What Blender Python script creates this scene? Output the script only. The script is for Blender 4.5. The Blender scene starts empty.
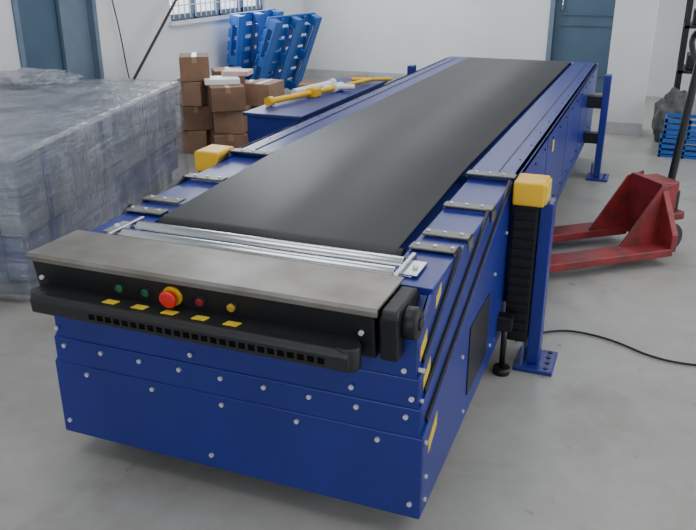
import bpy, bmesh, math, random
from mathutils import Vector, Matrix
from mathutils import noise as mn
random.seed(4)
C=bpy.context.scene.collection
# ---------------------------------------------------------------- helpers
def W(R,F,z=0.0):
    "room coordinates of a spot R metres right / F metres ahead of the viewpoint"
    a=math.radians(21.3); return Vector((R*math.cos(a)-F*math.sin(a), R*math.sin(a)+F*math.cos(a), z))
def empty(name,loc=(0,0,0),rz=0):
    e=bpy.data.objects.new(name,None); C.objects.link(e); e.location=loc; e.rotation_euler=(0,0,rz); e.empty_display_size=.1; return e
def finish(name,bm,mat,parent=None,bevel=0,smooth=False,seg=2):
    bmesh.ops.recalc_face_normals(bm,faces=bm.faces)
    me=bpy.data.meshes.new(name); bm.to_mesh(me); bm.free()
    o=bpy.data.objects.new(name,me); C.objects.link(o)
    if mat: me.materials.append(mat)
    if parent: o.parent=parent
    if smooth:
        for p in me.polygons: p.use_smooth=True
    if bevel:
        m=o.modifiers.new('bev','BEVEL'); m.width=bevel; m.segments=seg; m.limit_method='ANGLE'
    return o
def addbox(bm,x0,x1,y0,y1,z0,z1,M=None):
    vs=[Vector((x,y,z)) for z in (z0,z1) for y in (y0,y1) for x in (x0,x1)]
    if M: vs=[M@v for v in vs]
    v=[bm.verts.new(p) for p in vs]
    for f in ((0,1,3,2),(4,5,7,6),(0,1,5,4),(2,3,7,6),(0,2,6,4),(1,3,7,5)): bm.faces.new([v[i] for i in f])
def box(name,x0,x1,y0,y1,z0,z1,mat,parent=None,bevel=0,M=None):
    bm=bmesh.new(); addbox(bm,x0,x1,y0,y1,z0,z1,M); return finish(name,bm,mat,parent,bevel)
def addcyl(bm,p0,p1,r,n=20,r2=None):
    p0=Vector(p0);p1=Vector(p1);d=p1-p0;L=d.length
    q=d.to_track_quat('Z','Y').to_matrix().to_4x4()
    M=Matrix.Translation((p0+p1)/2)@q
    bmesh.ops.create_cone(bm,cap_ends=True,segments=n,radius1=r,radius2=r if r2 is None else r2,depth=L,matrix=M)
def cyl(name,p0,p1,r,mat,parent=None,n=24,bevel=0,r2=None):
    bm=bmesh.new(); addcyl(bm,p0,p1,r,n,r2); o=finish(name,bm,mat,parent,bevel)
    for p in o.data.polygons:
        if len(p.vertices)==4: p.use_smooth=True
    return o
def prism(name,pts,axis,a0,a1,mat,parent=None,bevel=0):
    "extrude 2D polygon: axis x -> pts are (y,z); y -> (x,z); z -> (x,y)"
    bm=bmesh.new()
    def P(p,a): return {'x':(a,p[0],p[1]),'y':(p[0],a,p[1]),'z':(p[0],p[1],a)}[axis]
    A=[bm.verts.new(P(p,a0)) for p in pts]; B=[bm.verts.new(P(p,a1)) for p in pts]
    bm.faces.new(A); bm.faces.new(B); n=len(pts)
    for i in range(n): bm.faces.new((A[i],A[(i+1)%n],B[(i+1)%n],B[i]))
    return finish(name,bm,mat,parent,bevel)
def tube(name,pts,r,mat,parent=None,smooth=True):
    cu=bpy.data.curves.new(name,'CURVE'); cu.dimensions='3D'; cu.bevel_depth=r; cu.bevel_resolution=3
    s=cu.splines.new('NURBS' if smooth else 'POLY'); s.points.add(len(pts)-1)
    for i,p in enumerate(pts): s.points[i].co=(*p,1)
    if smooth: s.use_endpoint_u=True; s.order_u=3
    cu.use_fill_caps=True
    o=bpy.data.objects.new(name,cu); C.objects.link(o); cu.materials.append(mat)
    if parent: o.parent=parent
    return o
# ---------------------------------------------------------------- materials
def mat(name,col,rough=.5,metal=0,var=0,scale=8,bump=0,bscale=60,coat=0,spec=None,col2=None,stretch=None,detail=5):
    m=bpy.data.materials.new(name); m.use_nodes=True; nt=m.node_tree; b=nt.nodes['Principled BSDF']
    b.inputs['Base Color'].default_value=(*col,1); b.inputs['Roughness'].default_value=rough; b.inputs['Metallic'].default_value=metal
    b.inputs['Coat Weight'].default_value=coat; b.inputs['Coat Roughness'].default_value=.15
    if spec is not None: b.inputs['Specular IOR Level'].default_value=spec
    tc=nt.nodes.new('ShaderNodeTexCoord'); mp=nt.nodes.new('ShaderNodeMapping'); nt.links.new(tc.outputs['Object'],mp.inputs[0])
    if stretch: mp.inputs['Scale'].default_value=stretch
    if var or col2:
        n=nt.nodes.new('ShaderNodeTexNoise'); n.inputs['Scale'].default_value=scale; n.inputs['Detail'].default_value=detail
        nt.links.new(mp.outputs[0],n.inputs['Vector'])
        r=nt.nodes.new('ShaderNodeValToRGB'); r.color_ramp.elements[0].position=.35; r.color_ramp.elements[1].position=.65
        c2=col2 if col2 else tuple(c*(1-var) for c in col)
        r.color_ramp.elements[0].color=(*c2,1); r.color_ramp.elements[1].color=(*col,1)
        nt.links.new(n.outputs[0],r.inputs[0]); nt.links.new(r.outputs[0],b.inputs['Base Color'])
    if bump:
        n2=nt.nodes.new('ShaderNodeTexNoise'); n2.inputs['Scale'].default_value=bscale; nt.links.new(mp.outputs[0],n2.inputs['Vector'])
        bp=nt.nodes.new('ShaderNodeBump'); bp.inputs['Strength'].default_value=bump; bp.inputs['Distance'].default_value=.01
        nt.links.new(n2.outputs[0],bp.inputs['Height']); nt.links.new(bp.outputs[0],b.inputs['Normal'])
    return m
BLUE=mat('blue_paint',(.010,.020,.205),.34,var=.15,scale=5,bump=.05,bscale=250)
BLUE2=mat('blue_paint_worn',(.014,.030,.19),.45,var=.25,scale=4)
BLACK=mat('black_plastic',(.009,.009,.010),.45,bump=.05,bscale=200,spec=.35)
BUMP=mat('bumper_black',(.013,.013,.014),.4,bump=.05,bscale=200,spec=.45)
SLOT=mat('slot_shade',(.002,.002,.002),.9,spec=.1)  # near-black colour stands in for shade inside the bumper slots
BLKM=mat('black_metal',(.012,.012,.014),.4,metal=.2)
BELT=mat('belt_rubber',(.032,.032,.033),.56,col2=(.026,.026,.027),scale=2.2,bump=.12,bscale=500,spec=.5)
STEEL=mat('brushed_steel',(.31,.29,.27),.40,metal=.8,col2=(.22,.20,.175),scale=8,bump=.05,bscale=30,detail=8)
ZINC=mat('zinc_roller',(.66,.68,.70),.25,metal=1,var=.1)
GALV=mat('galvanised_plate',(.20,.195,.185),.45,metal=.7,var=.3,scale=12)
BOLT=mat('bolt_zinc',(.70,.71,.74),.35,metal=.6)
YEL=mat('yellow_plastic',(.80,.45,.01),.45,var=.12)
YLAB=mat('yellow_label',(.72,.52,.03),.5,var=.2,scale=60)
RED=mat('red_button',(.60,.02,.012),.35)
GRN=mat('green_button',(.008,.11,.05),.35)
ORG=mat('red_small',(.22,.02,.02),.35)
YBT=mat('yellow_button',(.45,.30,.03),.4)
REDP=mat('worn_red_paint',(.26,.020,.022),.5,col2=(.12,.016,.016),scale=9,bump=.15)
WALL=mat('white_plaster',(.70,.705,.71),.85,col2=(.63,.635,.64),scale=1.1,bump=.1,bscale=20)
WHT=mat('white_paint',(.74,.75,.77),.5,var=.05)
PINK=mat('pink_wrap',(.60,.40,.42),.6,var=.1)
SLATE=mat('slate_door',(.065,.115,.175),.55,var=.15,scale=3)
SLATE2=mat('slate_frame',(.13,.185,.25),.55,var=.1)
DADO=mat('grey_skirting',(.44,.44,.44),.7,var=.15)
CEIL=mat('ceiling_paint',(.6,.6,.6),.9,var=.1)
CARD=mat('cardboard',(.25,.135,.085),.8,col2=(.18,.10,.06),scale=5,bump=.1)
CARD2=mat('cardboard_pale',(.32,.19,.12),.8,var=.2)
TAPE=mat('packing_tape',(.30,.19,.12),.35)
PBLUE=mat('blue_plastic',(.015,.10,.38),.45,var=.15)
GREYP=mat('grey_panel',(.20,.225,.28),.5,var=.25,scale=3)
RUB=mat('grey_rubber',(.03,.03,.03),.7)
OLIVE=mat('grey_sack',(.10,.105,.10),.9,var=.5,scale=14,bump=.6,bscale=12)
# concrete floor
FL=bpy.data.materials.new('concrete_floor'); FL.use_nodes=True
nt=FL.node_tree; b=nt.nodes['Principled BSDF']
tc=nt.nodes.new('ShaderNodeTexCoord')
def noise(s,d=6,r=.6,dist=0):
    n=nt.nodes.new('ShaderNodeTexNoise'); n.inputs['Scale'].default_value=s; n.inputs['Detail'].default_value=d; n.inputs['Roughness'].default_value=r; n.inputs['Distortion'].default_value=dist
    nt.links.new(tc.outputs['Object'],n.inputs['Vector']); return n
def ramp(src,p0,c0,p1,c1):
    r=nt.nodes.new('ShaderNodeValToRGB'); r.color_ramp.elements[0].position=p0; r.color_ramp.elements[1].position=p1
    r.color_ramp.elements[0].color=(*c0,1); r.color_ramp.elements[1].color=(*c1,1); nt.links.new(src.outputs[0],r.inputs[0]); return r
def mul(a,b_):
    m=nt.nodes.new('ShaderNodeMixRGB'); m.blend_type='MULTIPLY'; m.inputs[0].default_value=1
    nt.links.new(a.outputs[0],m.inputs[1]); nt.links.new(b_.outputs[0],m.inputs[2]); return m
n1=noise(.8,7,.60,.4); n2=noise(7,8,.7); n3=noise(2.1,6,.62,.6); n4=noise(14,5,.6,.4)
r1=ramp(n1,.34,(.285,.275,.255),.64,(.36,.35,.328))
r2=ramp(n2,.3,(.88,.875,.865),.62,(1,1,1))
r3=ramp(n3,.30,(.80,.79,.77),.46,(1,1,1))
r4=ramp(n4,.27,(.62,.60,.58),.33,(1,1,1))
fin=mul(mul(mul(r1,r2),r3),r4); nt.links.new(fin.outputs[0],b.inputs['Base Color'])
rr=ramp(n1,.3,(.30,.30,.30),.7,(.48,.48,.48)); nt.links.new(rr.outputs[0],b.inputs['Roughness'])
bp=nt.nodes.new('ShaderNodeBump'); bp.inputs['Strength'].default_value=.08; bp.inputs['Distance'].default_value=.01
nt.links.new(n2.outputs[0],bp.inputs['Height']); nt.links.new(bp.outputs[0],b.inputs['Normal'])
# stretch film
FILM=bpy.data.materials.new('stretch_film'); FILM.use_nodes=True
nt=FILM.node_tree; b=nt.nodes['Principled BSDF']; tc=nt.nodes.new('ShaderNodeTexCoord')
def fn(sc,rot,s,d,dist,rg=.62):
    mp=nt.nodes.new('ShaderNodeMapping'); mp.inputs['Scale'].default_value=sc; mp.inputs['Rotation'].default_value=rot; nt.links.new(tc.outputs['Object'],mp.inputs[0])
    n=nt.nodes.new('ShaderNodeTexNoise'); n.inputs['Scale'].default_value=s; n.inputs['Detail'].default_value=d; n.inputs['Roughness'].default_value=rg; n.inputs['Distortion'].default_value=dist; nt.links.new(mp.outputs[0],n.inputs['Vector']); return n
a1=fn((.7,.6,6.0),(.16,.10,0),2.0,4,.3); a2=fn((2.0,1.6,.9),(.3,.4,.3),1.3,3,.8); a3=fn((9,7,1.2),(.25,-.2,.1),1.8,3,.2)
r=ramp(a2,.38,(.26,.26,.26),.64,(.62,.62,.62)); nt.links.new(r.outputs[0],b.inputs['Alpha'])
rc=ramp(a1,.35,(.34,.36,.41),.70,(.56,.58,.63)); nt.links.new(rc.outputs[0],b.inputs['Base Color'])
b.inputs['Roughness'].default_value=.14; b.inputs['Specular IOR Level'].default_value=.9
b.inputs['Coat Weight'].default_value=.6; b.inputs['Coat Roughness'].default_value=.08
ad=nt.nodes.new('ShaderNodeMath'); ad.operation='ADD'; nt.links.new(a1.outputs[0],ad.inputs[0]); nt.links.new(a3.outputs[0],ad.inputs[1])
bp=nt.nodes.new('ShaderNodeBump'); bp.inputs['Strength'].default_value=1; bp.inputs['Distance'].default_value=.035
nt.links.new(ad.outputs[0],bp.inputs['Height']); nt.links.new(bp.outputs[0],b.inputs['Normal']); nt.links.new(bp.outputs[0],b.inputs['Coat Normal'])
# window glass / daylight
GL=bpy.data.materials.new('frosted_daylight_glass'); GL.use_nodes=True
b=GL.node_tree.nodes['Principled BSDF']; b.inputs['Base Color'].default_value=(.8,.85,.9,1)
b.inputs['Emission Color'].default_value=(.85,.92,1,1); b.inputs['Emission Strength'].default_value=1.5
# ---------------------------------------------------------------- room
LX,RX,BY,FY,H=-4.8,6.0,10.56,-3.0,4.2
box('floor',LX-.2,RX+.2,FY-.2,BY+.2,-.1,0,FL)
box('ceiling',LX-.2,RX+.2,FY-.2,BY+.2,H,H+.1,CEIL)
def wall_x(name,x0,x1,holes):
    bm=bmesh.new(); y=FY-.2; hs=sorted(holes)
    for (a,b_,z0,z1) in hs:
        addbox(bm,x0,x1,y,a,0,H)
        if z0>0: addbox(bm,x0,x1,a,b_,0,z0)
        addbox(bm,x0,x1,a,b_,z1,H); y=b_
    addbox(bm,x0,x1,y,BY+.2,0,H); return finish(name,bm,WALL)
wall_x('wall_left',LX-.2,LX,[(5.0,6.0,0,2.6),(7.2,9.35,1.0,2.5)])
wall_x('wall_right',RX,RX+.2,[(-1,2.5,1,3),(4,7.5,1,3)])
bm=bmesh.new(); addbox(bm,LX,-1.35,BY,BY+.2,0,H); addbox(bm,-1.35,-.2,BY,BY+.2,2.6,H); addbox(bm,-.2,RX,BY,BY+.2,0,H); finish('wall_back',bm,WALL)
box('wall_front',LX,RX,FY-.2,FY,0,H,WALL)
box('column',-.43,-.05,8.0,8.35,0,H,WALL,bevel=.01)
box('trim_1',-.435,-.045,7.992,8.355,0,.12,DADO)
w=empty('window_1',(0,0,0))
box('pane',LX-.14,LX-.12,7.2,9.35,1.0,2.5,GL,w)
bm=bmesh.new()
for y in (7.2,7.72,8.26,8.8,9.29): addbox(bm,LX-.1,LX-.04,y,y+.06,1.0,2.5)
for z in (1.0,1.7,2.44): addbox(bm,LX-.1,LX-.04,7.2,9.35,z,z+.06)
finish('frame',bm,SLATE2,w)
bm=bmesh.new(); y=7.3
while y<9.3: addcyl(bm,(LX-.03,y,1.02),(LX-.03,y,2.48),.007,8); y+=.11
for z in (1.15,1.3,1.45,1.6): addcyl(bm,(LX-.03,7.22,z),(LX-.03,9.33,z),.006,8)
finish('bars',bm,WHT,w)
box('sill',LX-.1,LX+.05,7.15,9.4,.96,1.0,WHT,w)
for i,(a,b_) in enumerate(((-1,2.5),(4,7.5))):
    w=empty('window_%d'%(i+2)); box('pane',RX+.12,RX+.14,a,b_,1,3,GL,w)
    bm=bmesh.new(); n=5
    for k in range(n+1):
        yy=a+(b_-a-.06)*k/n; addbox(bm,RX+.04,RX+.1,yy,yy+.06,1,3)
    for z in (1,2,2.94): addbox(bm,RX+.04,RX+.1,a,b_,z,z+.06)
    finish('frame',bm,SLATE2,w)
d=empty('door_1')
box('leaf_fixed',LX-.14,LX-.1,5.02,5.62,0,2.55,SLATE,d,.005)
box('leaf_open',LX-.09,LX-.05,5.60,5.97,0,2.55,SLATE2,d,.005)
bm=bmesh.new(); addbox(bm,LX-.16,LX+.02,5.0,5.05,0,2.6); addbox(bm,LX-.16,LX+.02,5.95,6.0,0,2.6); addbox(bm,LX-.16,LX+.02,5.0,6.0,2.54,2.6); finish('frame',bm,SLATE2,d)
d=empty('door_2')
box('leaf',-1.3,-.25,BY+.06,BY+.1,0,2.55,SLATE,d,.005)
bm=bmesh.new(); addbox(bm,-1.35,-1.29,BY-.02,BY+.12,0,2.6); addbox(bm,-.26,-.2,BY-.02,BY+.12,0,2.6); addbox(bm,-1.35,-.2,BY-.02,BY+.12,2.54,2.6); finish('frame',bm,SLATE2,d)
bm=bmesh.new()
for z in (.2,.95,1.7):
    addbox(bm,-1.2,-.35,BY+.045,BY+.06,z,z+.015); addbox(bm,-1.2,-.35,BY+.045,BY+.06,z+.62,z+.635)
finish('panel_ribs',bm,SLATE,d)
cyl('handle',(-1.2,BY+.03,1.0),(-1.2,BY+.03,1.15),.012,ZINC,d)
box('baseboard_back',LX,-1.35,BY-.02,BY,0,.12,DADO); box('baseboard_left',LX,LX+.02,6.0,BY,0,.12,DADO)
# ---------------------------------------------------------------- telescopic belt conveyor
cv=empty('telescopic_belt_conveyor')
XL,XR=-1.72,-.46; CX=(XL+XR)/2
HW=(.603,.612,.621,.630)
stages=[ # (half width, polygon yz)
 (HW[0],[(1.76,.55),(1.76,.66),(1.88,.745),(2.75,.765),(2.75,.50)]),
 (HW[1],[(1.757,.46),(1.757,.555),(2.20,.765),(2.9,.772),(2.9,.40)]),
 (HW[2],[(1.753,.37),(1.753,.465),(2.57,.775),(3.1,.78),(3.1,.30)]),
 (HW[3],[(1.75,.10),(1.75,.375),(2.93,.79),(3.0,.80),(3.15,.80),(3.15,.13)]),
]
for i,(hw,pl) in enumerate(stages):
    for s in (1,-1):
        a,b_=CX+s*(hw-.010),CX+s*hw
        prism('stage_side_plate',pl,'x',min(a,b_),max(a,b_),BLUE,cv,.0015)
        if i>0:
            p0,p1=pl[1],pl[2]
            d=Vector((p1[0]-p0[0],p1[1]-p0[1])).normalized()
            up=Vector((-d.y,d.x))*.020
            q=[(p0[0]+.05,p0[1]+.02),(p1[0],p1[1]),(p1[0]+up.x,p1[1]+up.y),(p0[0]+.05+up.x,p0[1]+.02+up.y)]
            c0,c1=CX+s*(hw-.012),CX+s*(hw-.002)
            prism('dark_gap_strip',q,'x',min(c0,c1),max(c0,c1),BLACK,cv)  # black strip stands in for the shaded gap between nested stages
tiers=[(HW[0],1.760,.55,.67),(HW[1],1.757,.46,.552),(HW[2],1.753,.37,.462),(HW[3],1.75,.10,.372)]
for hw,y,z0,z1 in tiers:
    box('front_tier',CX-hw,CX+hw,y-.006,y+.01,z0,z1,BLUE,cv,.003)
bm=bmesh.new()
def bolt(x,z,y,r=.0075): addcyl(bm,(x,y-.011,z),(x,y-.004,z),r,10)
for x in [CX-.57+i*.19 for i in range(7)]: bolt(x,.575,1.755)
for x in [CX-.58+i*.145 for i in range(9)]: bolt(x,.435,1.75)
for x in [CX-.50+i*.25 for i in range(5)]: bolt(x,.345,1.747)
for x in (CX-.6,CX-.1,CX+.42,CX+.595): bolt(x,.495,1.75)
for x in (CX-.6,CX-.05,CX+.6): bolt(x,.15,1.747)
finish('front_bolts',bm,BOLT,cv)
prism('inner_core',[(1.77,.14),(1.77,.66),(1.9,.735),(3.05,.755),(3.05,.14)],'x',CX-.585,CX+.585,BLUE2,cv)
def toprail(y0,y1,z0,z1,hw,xi):
    for s in (1,-1):
        xs=sorted((CX+s*xi,CX+s*hw))
        prism('top_rail',[(y0,z0-.03),(y0,z0),(y1,z1),(y1,z1-.03)],'x',xs[0],xs[1],BLUE,cv,.002)
toprail(1.90,2.24,.757,.765,HW[0]-.002,.45)
toprail(2.20,2.60,.768,.773,HW[1]-.002,.45)
toprail(2.57,3.0,.777,.783,HW[2]-.002,.45)
BR=((2.15,.770,HW[0]-.01,.452),(2.27,.776,HW[1]-.004,.46),(2.57,.784,HW[2],.45),(2.965,.802,HW[3],.44))
for y,z,hw,x_in in BR:
    for s in (1,-1):
        xs=sorted((CX+s*x_in,CX+s*(hw+.010)))
        box('wear_bracket',xs[0],xs[1],y,y+.055,z,z+.007,GALV,cv,.002)
        xs=sorted((CX+s*(hw+.002),CX+s*(hw+.010)))
        box('wear_bracket_lip',xs[0],xs[1],y,y+.055,z-.04,z+.007,GALV,cv,.002)
bm=bmesh.new()
for y,z,hw,x_in in BR:
    for s in (1,-1):
        for q in (.475,.53,.585): addcyl(bm,(CX+s*q,y+.028,z+.007),(CX+s*q,y+.028,z+.012),.006,10)
finish('bracket_screws',bm,BOLT,cv)
E=6.85
for s in (1,-1):
    a,b_=sorted((CX+s*.615,CX+s*.64)); box('main_side_panel',a,b_,3.0,E,.26,.80,BLUE,cv,.004)
    a,b_=sorted((CX+s*.44,CX+s*.64)); box('main_top_rail',a,b_,3.0,E,.775,.80,BLUE,cv,.003)
    a,b_=sorted((CX+s*.55,CX+s*.556)); box('rail_seam',a,b_,3.0,E,.798,.803,BLKM,cv)
    a,b_=sorted((CX+s*.58,CX+s*.645)); box('side_flange_low',a,b_,3.1,E,.24,.30,BLUE2,cv,.003)
box('main_core',CX-.61,CX+.61,3.02,E-.02,.28,.78,BLUE2,cv)
box('tail_cover',CX-.64,CX+.64,E-.01,E+.10,.20,.80,BLUE,cv,.01)
box('under_frame',CX-.5,CX+.5,3.2,E-.3,.16,.28,BLKM,cv)
bm=bmesh.new()
for y in [3.2+.3*i for i in range(12)]:
    addcyl(bm,(CX+.64,y,.74),(CX+.645,y,.74),.007,10); addcyl(bm,(CX+.64,y,.34),(CX+.645,y,.34),.007,10)
    for s in (1,-1): addcyl(bm,(CX+s*.60,y+.1,.80),(CX+s*.60,y+.1,.803),.004,10)
finish('side_screws',bm,BLUE2,cv)
for y in (3.9,4.8,5.7): box('panel_seam',CX+.6395,CX+.641,y,y+.006,.30,.78,BLKM,cv)
bm=bmesh.new(); prof=[]; r=.035
for k in range(0,9):
    a=math.radians(270-k*22.5); prof.append((2.14+r*math.cos(a),.742+r*math.sin(a)))
prof+=[(2.6,.797),(2.96,.812),(3.1,.815),(4.5,.815),(E-.05,.815)]
for k in range(1,7):
    a=math.radians(90-k*25); prof.append((E-.05+.06*math.cos(a),.755+.06*math.sin(a)))
rows=[[bm.verts.new((CX+x,y,z)) for x in (-.430,.425)] for (y,z) in prof]
for i in range(len(rows)-1): bm.faces.new((rows[i][0],rows[i][1],rows[i+1][1],rows[i+1][0]))
o=finish('belt',bm,BELT,cv,smooth=True); m=o.modifiers.new('s','SOLIDIFY'); m.thickness=.006; m.offset=-1
cyl('belt_nose_roller',(CX-.44,2.14,.742),(CX+.44,2.14,.742),.029,BLKM,cv)
box('nose_tray',CX-.53,CX+.53,1.88,2.10,.70,.735,GALV,cv)
for y in (1.965,2.05):
    cyl('roller',(CX-.47,y,.755),(CX+.47,y,.755),.024,ZINC,cv,32,.002)
    cyl('roller_shaft',(CX-.52,y,.755),(CX+.52,y,.755),.008,BOLT,cv)
bm=bmesh.new()
addbox(bm,CX-.47,CX+.47,1.912,1.932,.735,.770); addbox(bm,CX-.47,CX+.47,2.082,2.094,.735,.765)
finish('roller_guard_strips',bm,GALV,cv,.002)
for s in (1,-1):
    a,b_=sorted((CX+s*.48,CX+s*.495)); box('roller_hanger',a,b_,1.91,2.10,.735,.780,ZINC,cv,.003)
    a,b_=sorted((CX+s*.495,CX+s*.54)); box('hanger_foot',a,b_,1.95,2.06,.764,.770,ZINC,cv,.002)
    cyl('hanger_bolt',(CX+s*.52,2.0,.770),(CX+s*.52,2.0,.779),.009,BOLT,cv,6)
PY=1.672
box('nose_plate',-1.69,-.572,PY,1.90,.772,.781,STEEL,cv,.002)
prism('nose_plate_lip',[(PY,.780),(PY-.006,.772),(PY-.004,.758),(PY+.004,.758),(PY+.006,.776)],'x',-1.69,-.572,STEEL,cv)
prism('control_panel',[(1.695,.66),(1.678,.765),(1.80,.768),(1.80,.62),(1.705,.62)],'x',-1.685,-.585,BLACK,cv,.004)
def button(x,z,r,mt,l=.010):
    cyl('button_bezel',(x,1.692,z),(x,1.682,z-.002),r+.005,BLKM,cv); cyl('push_button',(x,1.683,z),(x,1.683-l,z-.003),r,mt,cv,24,.002)
button(-1.37,.712,.012,GRN); button(-1.28,.712,.012,GRN)
button(-1.10,.712,.012,ORG); button(-1.00,.712,.012,YBT)
cyl('estop_collar',(-1.19,1.692,.716),(-1.19,1.678,.713),.030,YEL,cv)
cyl('estop_stem',(-1.19,1.68,.716),(-1.19,1.66,.711),.016,RED,cv)
cyl('estop_head',(-1.19,1.665,.714),(-1.19,1.650,.711),.027,RED,cv,32,.006)
cyl('panel_screw',(-1.66,1.692,.70),(-1.66,1.680,.70),.007,BOLT,cv); cyl('panel_screw',(-.62,1.692,.70),(-.62,1.680,.70),.007,BOLT,cv)
for s in (1,-1):
    a,b_=sorted((CX+s*.515,CX+s*.566))
    prism('nose_end_cap',[(1.70,.62),(1.685,.75),(1.70,.768),(1.87,.768),(1.90,.74),(1.86,.62)],'x',a,b_,BLACK,cv,.008)
cyl('bumper_wheel',(CX+.560,1.765,.712),(CX+.606,1.765,.712),.045,BLACK,cv,32,.010)
cyl('bumper_wheel_hub',(CX+.602,1.765,.712),(CX+.612,1.765,.712),.018,BLKM,cv,24,.003)
# bumper bar with slotted face
prism('bumper_bar',[(1.618,.612),(1.615,.655),(1.625,.672),(1.71,.678),(1.71,.612)],'x',-1.655,-.63,BUMP,cv,.005)
cyl('bumper_bar_end',(-.645,1.655,.610),(-.645,1.655,.677),.035,BUMP,cv,24,.004)
cyl('bumper_bar_end',(-1.64,1.655,.613),(-1.64,1.655,.675),.034,BUMP,cv,24,.004)
bm=bmesh.new(); x=-1.44
while x<-.70: addbox(bm,x,x+.019,1.6148,1.619,.627,.644); x+=.029
finish('bumper_slots',bm,SLOT,cv)
for x in (-1.385,-1.285,-1.185,-1.085,-.985):
    prism('warning_label',[(x-.022,1.640),(x+.018,1.640),(x+.024,1.664),(x-.016,1.664)],'z',.675,.6775,YLAB,cv)
def slabel(y,z,w,h,hw): prism('side_label',[(y,z),(y+w,z+w*.55),(y+w,z+w*.55+h),(y,z+h)],'x',CX+hw,CX+hw+.0012,YLAB,cv)
slabel(1.785,.590,.060,.040,HW[0]); slabel(1.795,.497,.065,.038,HW[1]); slabel(1.81,.285,.085,.045,HW[3]); slabel(1.93,.685,.05,.035,HW[0])
box('service_hatch',CX+.63,CX+.634,2.30,2.62,.20,.46,BLKM,cv,.002)
bm=bmesh.new()
for y,z in ((1.79,.22),(1.79,.14),(2.2,.4),(2.7,.5),(2.7,.2),(2.26,.16),(2.9,.6),(1.775,.345)):
    addcyl(bm,(CX+.63,y,z),(CX+.636,y,z),.007,10)
for y,z in ((1.775,.57),(1.775,.475)): addcyl(bm,(CX+.60,y,z),(CX+.62,y,z),.007,10)
finish('side_bolts',bm,BOLT,cv)
def leg(y,s,near):
    a,b_=sorted((CX+s*.745,CX+s*.795)); box('leg_post',a,b_,y-.04,y+.06,.02,.80 if not near else .72,BLUE,cv,.004)
    a,b_=sorted((CX+s*.70,CX+s*.86)); box('leg_foot_plate',a,b_,y-.09,y+.11,0,.018,BLUE,cv,.003)
    prism('leg_gusset',[(y-.07,.018),(y+.09,.018),(y+.05,.12),(y-.03,.12)],'x',*sorted((CX+s*.725,CX+s*.735)),BLUE,cv)
    a,b_=sorted((CX+s*.64,CX+s*.75)); box('leg_arm_high',a,b_,y-.03,y+.05,.55,.64,BLKM,cv,.003)
    a,b_=sorted((CX+s*.64,CX+s*.75)); box('leg_arm_low',a,b_,y-.03,y+.05,.28,.36,BLKM,cv,.003)
    bm=bmesh.new()
    for k in range(4): addcyl(bm,(CX+s*.83,y-.06+.05*k,.018),(CX+s*.83,y-.06+.05*k,.022),.010,12)
    finish('foot_bolts',bm,BLKM,cv)
for s in (1,-1):
    leg(2.99,s,True); leg(6.2,s,False)
    a,b_=sorted((CX+s*.645,CX+s*.742)); box('cable_column',a,b_,2.93,3.04,.12,.72,BLACK,cv,.006)
    a,b_=sorted((CX+s*.645,CX+s*.765)); box('yellow_sensor_box',a,b_,2.88,3.03,.722,.815,YEL,cv,.008)
    a,b_=sorted((CX+s*.760,CX+s*.772)); box('sensor_lid',a,b_,2.89,3.02,.73,.805,YLAB,cv,.003)
    bm=bmesh.new()
    for k in range(14):
        a,b_=sorted((CX+s*.65,CX+s*.735)); addbox(bm,a,b_,2.924,2.932,.14+.04*k,.170+.04*k)
    finish('cable_chain_links',bm,BLACK,cv,.001)
    cyl('foot_screw',(CX+s*.66,2.86,.03),(CX+s*.66,2.86,.25),.012,BLKM,cv)
    cyl('foot_pad',(CX+s*.66,2.86,0),(CX+s*.66,2.86,.03),.035,BLKM,cv)
    a,b_=sorted((CX+s*.60,CX+s*.69)); box('foot_screw_bracket',a,b_,2.84,2.90,.20,.26,BLKM,cv,.003)
box('side_tag',CX+.641,CX+.643,4.1,4.16,.66,.72,YLAB,cv)
# ---------------------------------------------------------------- blue drive cabinet, yellow pole
dc=empty('blue_conveyor_cabinet')
box('body',-2.39,-2.02,4.35,6.0,.05,.68,BLUE,dc,.008); box('lid',-2.41,-2.0,4.33,6.02,.68,.70,BLUE2,dc,.004)
bm=bmesh.new()
for x in (-2.37,-2.10):
    for y in (4.37,5.9): addbox(bm,x,x+.06,y,y+.06,0,.05)
finish('feet',bm,BLKM,dc)
yp=empty('yellow_drop_pole')
a=Vector((-2.34,4.62,.732)); b_=Vector((-2.16,5.32,.732)); c=Vector((-2.06,5.78,.732))
tube('pole',[a,b_],.020,YEL,yp,False)
cyl('pole_end_cap',a,a+(a-b_).normalized()*.05,.030,YEL,yp)
cyl('pole_joint',b_-(b_-a).normalized()*.05,b_+(c-b_).normalized()*.06,.032,WHT,yp)
tube('crossbar',[(-2.24,5.25,.735),(-2.04,5.36,.735)],.020,WHT,yp,False)
tube('thin_pole',[b_,c],.016,YEL,yp,False)
tube('handle_bar',[c+Vector((-.14,-.05,0)),c+Vector((.14,.08,0))],.014,YEL,yp,False)
box('clamp_block',-2.27,-2.19,5.0,5.1,.70,.765,YEL,yp,.01)
wt=empty('white_tube')
tube('tube_body',[(-2.37,5.02,.726),(-2.29,5.50,.726)],.025,WHT,wt,False)
cyl('tube_cap',(-2.29,5.50,.730),(-2.283,5.55,.730),.030,WHT,wt)
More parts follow.
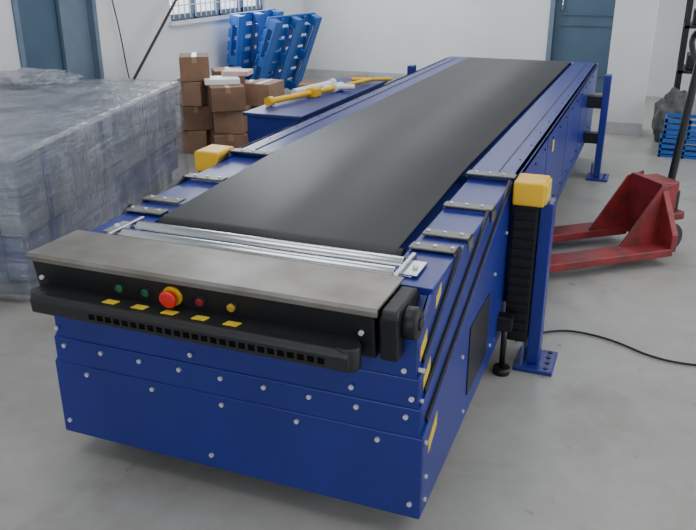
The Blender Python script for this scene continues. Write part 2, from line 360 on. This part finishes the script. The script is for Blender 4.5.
# ---------------------------------------------------------------- wrapped machine
wm=empty('film_wrapped_conveyor_section',(-2.72,2.70,0),math.atan2(.25,.968))
box('inner_frame',-1.34,-.04,.05,2.35,.10,.34,BLUE2,wm,.01)
box('inner_panel',-1.36,-.03,.04,2.36,.34,.73,GREYP,wm,.01)
box('wooden_skid',-1.30,-.08,.1,2.3,0,.10,BLKM,wm)
bm=bmesh.new()
for y in (.3,1.0,1.7): addbox(bm,-.035,-.022,y,y+.04,.10,.72)
for x in (-1.2,-.7,-.2): addbox(bm,x,x+.05,.028,.045,.10,.72)
finish('frame_ribs',bm,BLUE2,wm)
bm=bmesh.new()
bmesh.ops.create_cube(bm,size=1)
bmesh.ops.subdivide_edges(bm,edges=bm.edges,cuts=30,use_grid_fill=True)
for v in bm.verts:
    p=Vector((-.70+v.co.x*1.42,1.2+v.co.y*2.42,.39+v.co.z*.74))
    n_=Vector(v.co)*2; n_=Vector([c if abs(c)>.98 else 0 for c in n_])
    q=mn.noise(Vector((p.x*3,p.y*3,p.z*5)))*.014+mn.noise(p*12)*.004
    v.co=p+n_*q
finish('stretch_film',bm,FILM,wm,smooth=True)
bm=bmesh.new(); bmesh.ops.create_icosphere(bm,subdivisions=4,radius=1)
for v in bm.verts:
    v.co=v.co*(1+.35*mn.noise(v.co*2.3)+.12*mn.noise(v.co*7)); v.co=Vector((v.co.x*.30-1.0,v.co.y*.14+2.15,max(v.co.z*.07,-.03)+.79))
finish('film_bundle',bm,FILM,wm,smooth=True)
# ---------------------------------------------------------------- cartons
cs=empty('cardboard_box_stack')
def carton(R,F,z,w,d,h,rot=0,m=None,tape=True):
    p=W(R,F,z); M=Matrix.Translation(p)@Matrix.Rotation(math.radians(21.3+rot),4,'Z')
    box('carton',-w/2,w/2,-d/2,d/2,0,h,m or CARD,cs,.004,M)
    if tape: box('carton_tape',-.02,.02,-d/2-.001,d/2+.001,h*.75,h+.001,TAPE,cs,0,M)
for k in range(4): carton(-1.36+(-.02,.015,-.01,.02)[k],6.9,.21*k,(.29,.27,.28,.25)[k],.34,.205,(-4,8,-12,10)[k],CARD if k%2 else CARD2)
for k in range(3): carton(-1.04+(.0,.04,-.01)[k],6.72+(.0,.05,-.02)[k],.205*k,(.29,.26,.29)[k],.34,.20,(12,-10,16)[k],CARD if k!=1 else CARD2)
for k in range(3): carton(-.73+(0,.03,-.01)[k],6.98,.20*k,(.27,.25,.23)[k],.32,.195,(-12,14,-20)[k],CARD if k%2 else CARD2)
carton(-.92,7.40,0,.5,.30,.53,3); carton(-1.13,7.40,.53,.28,.28,.12,15)
carton(-1.10,6.80,.61,.30,.24,.045,14,WHT,False); carton(-.98,6.98,.655,.24,.20,.04,-8,PINK,False)
cs2=empty('cardboard_box')
for (R,F,w_,h) in ((-.30,8.9,.5,.3),(.08,9.0,.28,.36)):
    M=Matrix.Translation(W(R,F))@Matrix.Rotation(.3,4,'Z'); box('carton_body',-w_/2,w_/2,-.15,.15,0,h,CARD,cs2,.004,M)
# ---------------------------------------------------------------- blue plastic pallets leaning on the left wall
def pallet(name,loc,tilt,rz,wd=.6,L=1.0):
    pp=empty(name,loc); pp.rotation_euler=(0,math.radians(-tilt),math.radians(rz))
    bm=bmesh.new()
    for k in range(7): addbox(bm,k*.165*L,(k*.165+.12)*L,-wd,wd,.11,.135)
    for y in (-wd,-.06,wd-.12):
        addbox(bm,0,1.1*L,y,y+.12,.0,.02)
        for x in (0,.48*L,.98*L): addbox(bm,x,x+.12*L,y,y+.12,.02,.11)
    for y in (-wd,-wd*.55,-.06,wd*.42,wd-.07): addbox(bm,0,1.09*L,y,y+.07,.085,.11)
    finish('deck',bm,PBLUE,pp,.004)
pallet('blue_plastic_pallet',(-4.32,8.66,.03),68,-8,.5,.9)
pallet('blue_plastic_pallet.001',(-4.55,8.55,.03),82,-3,.52,.9)
tube('leaning_pipe',[(-4.68,8.0,1.93),(-4.42,5.27,.02)],.014,BLKM,None,False)
tube('hanging_cable',[(-4.78,6.05,2.6),(-4.76,6.12,1.6),(-4.74,6.25,1.0),(-4.77,6.35,.5),(-4.7,6.4,.01)],.006,BLACK)
# ---------------------------------------------------------------- pallet jack
pj=empty('pallet_jack',(.05,4.63,0),math.atan2(-.64,-.77))
for s in (1,-1):
    prism('fork',[(0,s*.12),(1.05,s*.14),(1.12,s*.17),(1.12,s*.23),(1.05,s*.27),(0,s*.28)],'z',.055,.10,REDP,pj,.006)
    cyl('fork_wheel',(.95,s*.2-.04,.037),(.95,s*.2+.04,.037),.037,RUB,pj)
    prism('side_brace',[(.02,.09),(.26,.10),(.03,.42),(-.08,.44),(-.08,.28)],'y',*sorted((s*.14,s*.152)),REDP,pj,.003)
    cyl('linkage_rod',(.0,s*.2,.05),(.9,s*.2,.045),.010,BLKM,pj)
prism('heel_plate',[(-.28,.08),(.28,.08),(.28,.18),(.13,.44),(-.13,.44),(-.28,.18)],'x',-.02,.02,REDP,pj,.005)
box('crosshead',-.14,.0,-.10,.10,.36,.43,REDP,pj,.01)
box('rear_bracket',-.22,-.02,-.09,.09,.19,.24,REDP,pj,.01)
cyl('pump_cylinder',(-.12,0,.16),(-.12,0,.40),.045,BLKM,pj)
for s in (1,-1): cyl('steer_wheel',(-.13,s*.04,.09),(-.13,s*.10,.09),.09,RUB,pj,32,.008)
box('handle_yoke',-.20,-.12,-.07,.05,.22,.36,BLKM,pj,.01)
A=Vector((-.16,-.01,.32)); B=Vector((-.24,-.02,1.08))
tube('handle_shaft',[A,B],.022,BLKM,pj,False)
tube('handle_grip',[B+Vector(q) for q in ((0,0,-.02),(-.01,-.09,.05),(-.02,-.10,.14),(-.02,0,.18),(-.02,.10,.14),(-.01,.09,.05),(0,0,-.02))],.016,BLKM,pj)
tube('release_lever',[B+Vector((0,0,.03)),B+Vector((0,.04,.13))],.008,REDP,pj,False)
# ---------------------------------------------------------------- cable on floor
tube('power_cable',[(-.42,3.15,.012),(-.30,3.35,.008),(-.05,3.35,.008),(.20,3.18,.008),(.5,3.25,.008),(1.0,3.55,.008)],.005,BLACK)
# ---------------------------------------------------------------- clutter right of the column
rk=empty('storage_rack')
bm=bmesh.new()
for x in (.22,1.75):
    for y in (8.9,9.45): addbox(bm,x,x+.05,y,y+.05,0,2.0)
for z in (.5,.95,1.4,1.9): addbox(bm,.22,1.8,8.9,9.5,z,z+.03)
finish('frame',bm,BLKM,rk)
bm=bmesh.new()
for z in (.53,.98,1.43):
    x=.30
    while x<1.6:
        w_=random.uniform(.15,.3); addbox(bm,x,x+w_-.03,9.0,9.4,z,z+random.uniform(.12,.35)); x+=w_
finish('stored_parts',bm,BLKM,rk,.01)
bc=empty('blue_crate_stack')
for k,(x,y,z) in enumerate(((.12,7.15,0),(.56,7.2,0),(.14,7.16,.17))):
    bm=bmesh.new(); addbox(bm,x,x+.4,y,y+.3,z,z+.02)
    for zz in (.03,.08,.13):
        addbox(bm,x,x+.4,y,y+.015,z+zz,z+zz+.03); addbox(bm,x,x+.4,y+.285,y+.3,z+zz,z+zz+.03)
        addbox(bm,x,x+.015,y,y+.3,z+zz,z+zz+.03); addbox(bm,x+.385,x+.4,y,y+.3,z+zz,z+zz+.03)
    for xx in (0,.19,.38):
        for yy in (0,.28): addbox(bm,x+xx,x+xx+.02,y+yy,y+yy+.02,z,z+.16)
    finish('crate',bm,PBLUE,bc)
bm=bmesh.new(); bmesh.ops.create_icosphere(bm,subdivisions=4,radius=1)
for v in bm.verts:
    v.co=v.co*(1+.3*mn.noise(v.co*2)+.12*mn.noise(v.co*5)); v.co=Vector((v.co.x*.15+.20,v.co.y*.13+7.80,max(v.co.z,-.8)*.27+.22))
finish('cloth_sack',bm,OLIVE,None,smooth=True)
# ---------------------------------------------------------------- lights
def area(name,loc,rot,sx,sy,e,col=(1,1,1)):
    l=bpy.data.lights.new(name,'AREA'); l.shape='RECTANGLE'; l.size=sx; l.size_y=sy; l.energy=e; l.color=col
    o=bpy.data.objects.new(name,l); C.objects.link(o); o.location=loc; o.rotation_euler=rot; return o
R90=math.radians(90)
area('daylight_right_near',(RX-.05,.75,2.0),(0,R90,0),2.0,3.4,105,(.90,.955,1))
area('daylight_right_far',(RX-.05,5.75,2.0),(0,R90,0),2.0,3.4,150,(.90,.955,1))
area('daylight_left',(LX+.06,8.28,1.75),(0,-R90,0),1.4,2.1,95,(.88,.945,1))
area('front_fill',(-1.0,FY+.1,2.0),(R90,0,0),4.0,2.0,40,(.90,.955,1))  # added fill from behind the viewpoint
for i,(x,y) in enumerate(((-2,1),(2,1),(-2,5),(2,5),(-1.5,9))):
    area('ceiling_fill',(x,y,H-.05),(0,0,0),2.4,2.0,(52,52,62,66,85)[i],(.96,.98,1))  # fill light added under the ceiling, without any lamp fittings
w=empty('window_4')  # unseen glowing window added to go with the front fill
bm=bmesh.new()
for x in (-3,-1.67,-.33,.94): addbox(bm,x,x+.06,FY,FY+.05,1,3)
for z in (1,2,2.94): addbox(bm,-3,1,FY,FY+.05,z,z+.06)
finish('frame',bm,SLATE2,w); box('pane',-3,1,FY+.005,FY+.015,1,3,GL,w)
wd=bpy.data.worlds.new('sky'); bpy.context.scene.world=wd; wd.use_nodes=True
wd.node_tree.nodes['Background'].inputs[0].default_value=(.8,.88,1,1); wd.node_tree.nodes['Background'].inputs[1].default_value=1
# ---------------------------------------------------------------- camera
cd=bpy.data.cameras.new('camera'); co=bpy.data.objects.new('camera',cd); C.objects.link(co)
co.location=(0,0,1.6); co.rotation_euler=(math.radians(90-21.6),0,math.radians(21.3))
cd.sensor_width=36; cd.lens=770/696*36; cd.clip_start=.02
bpy.context.scene.camera=co
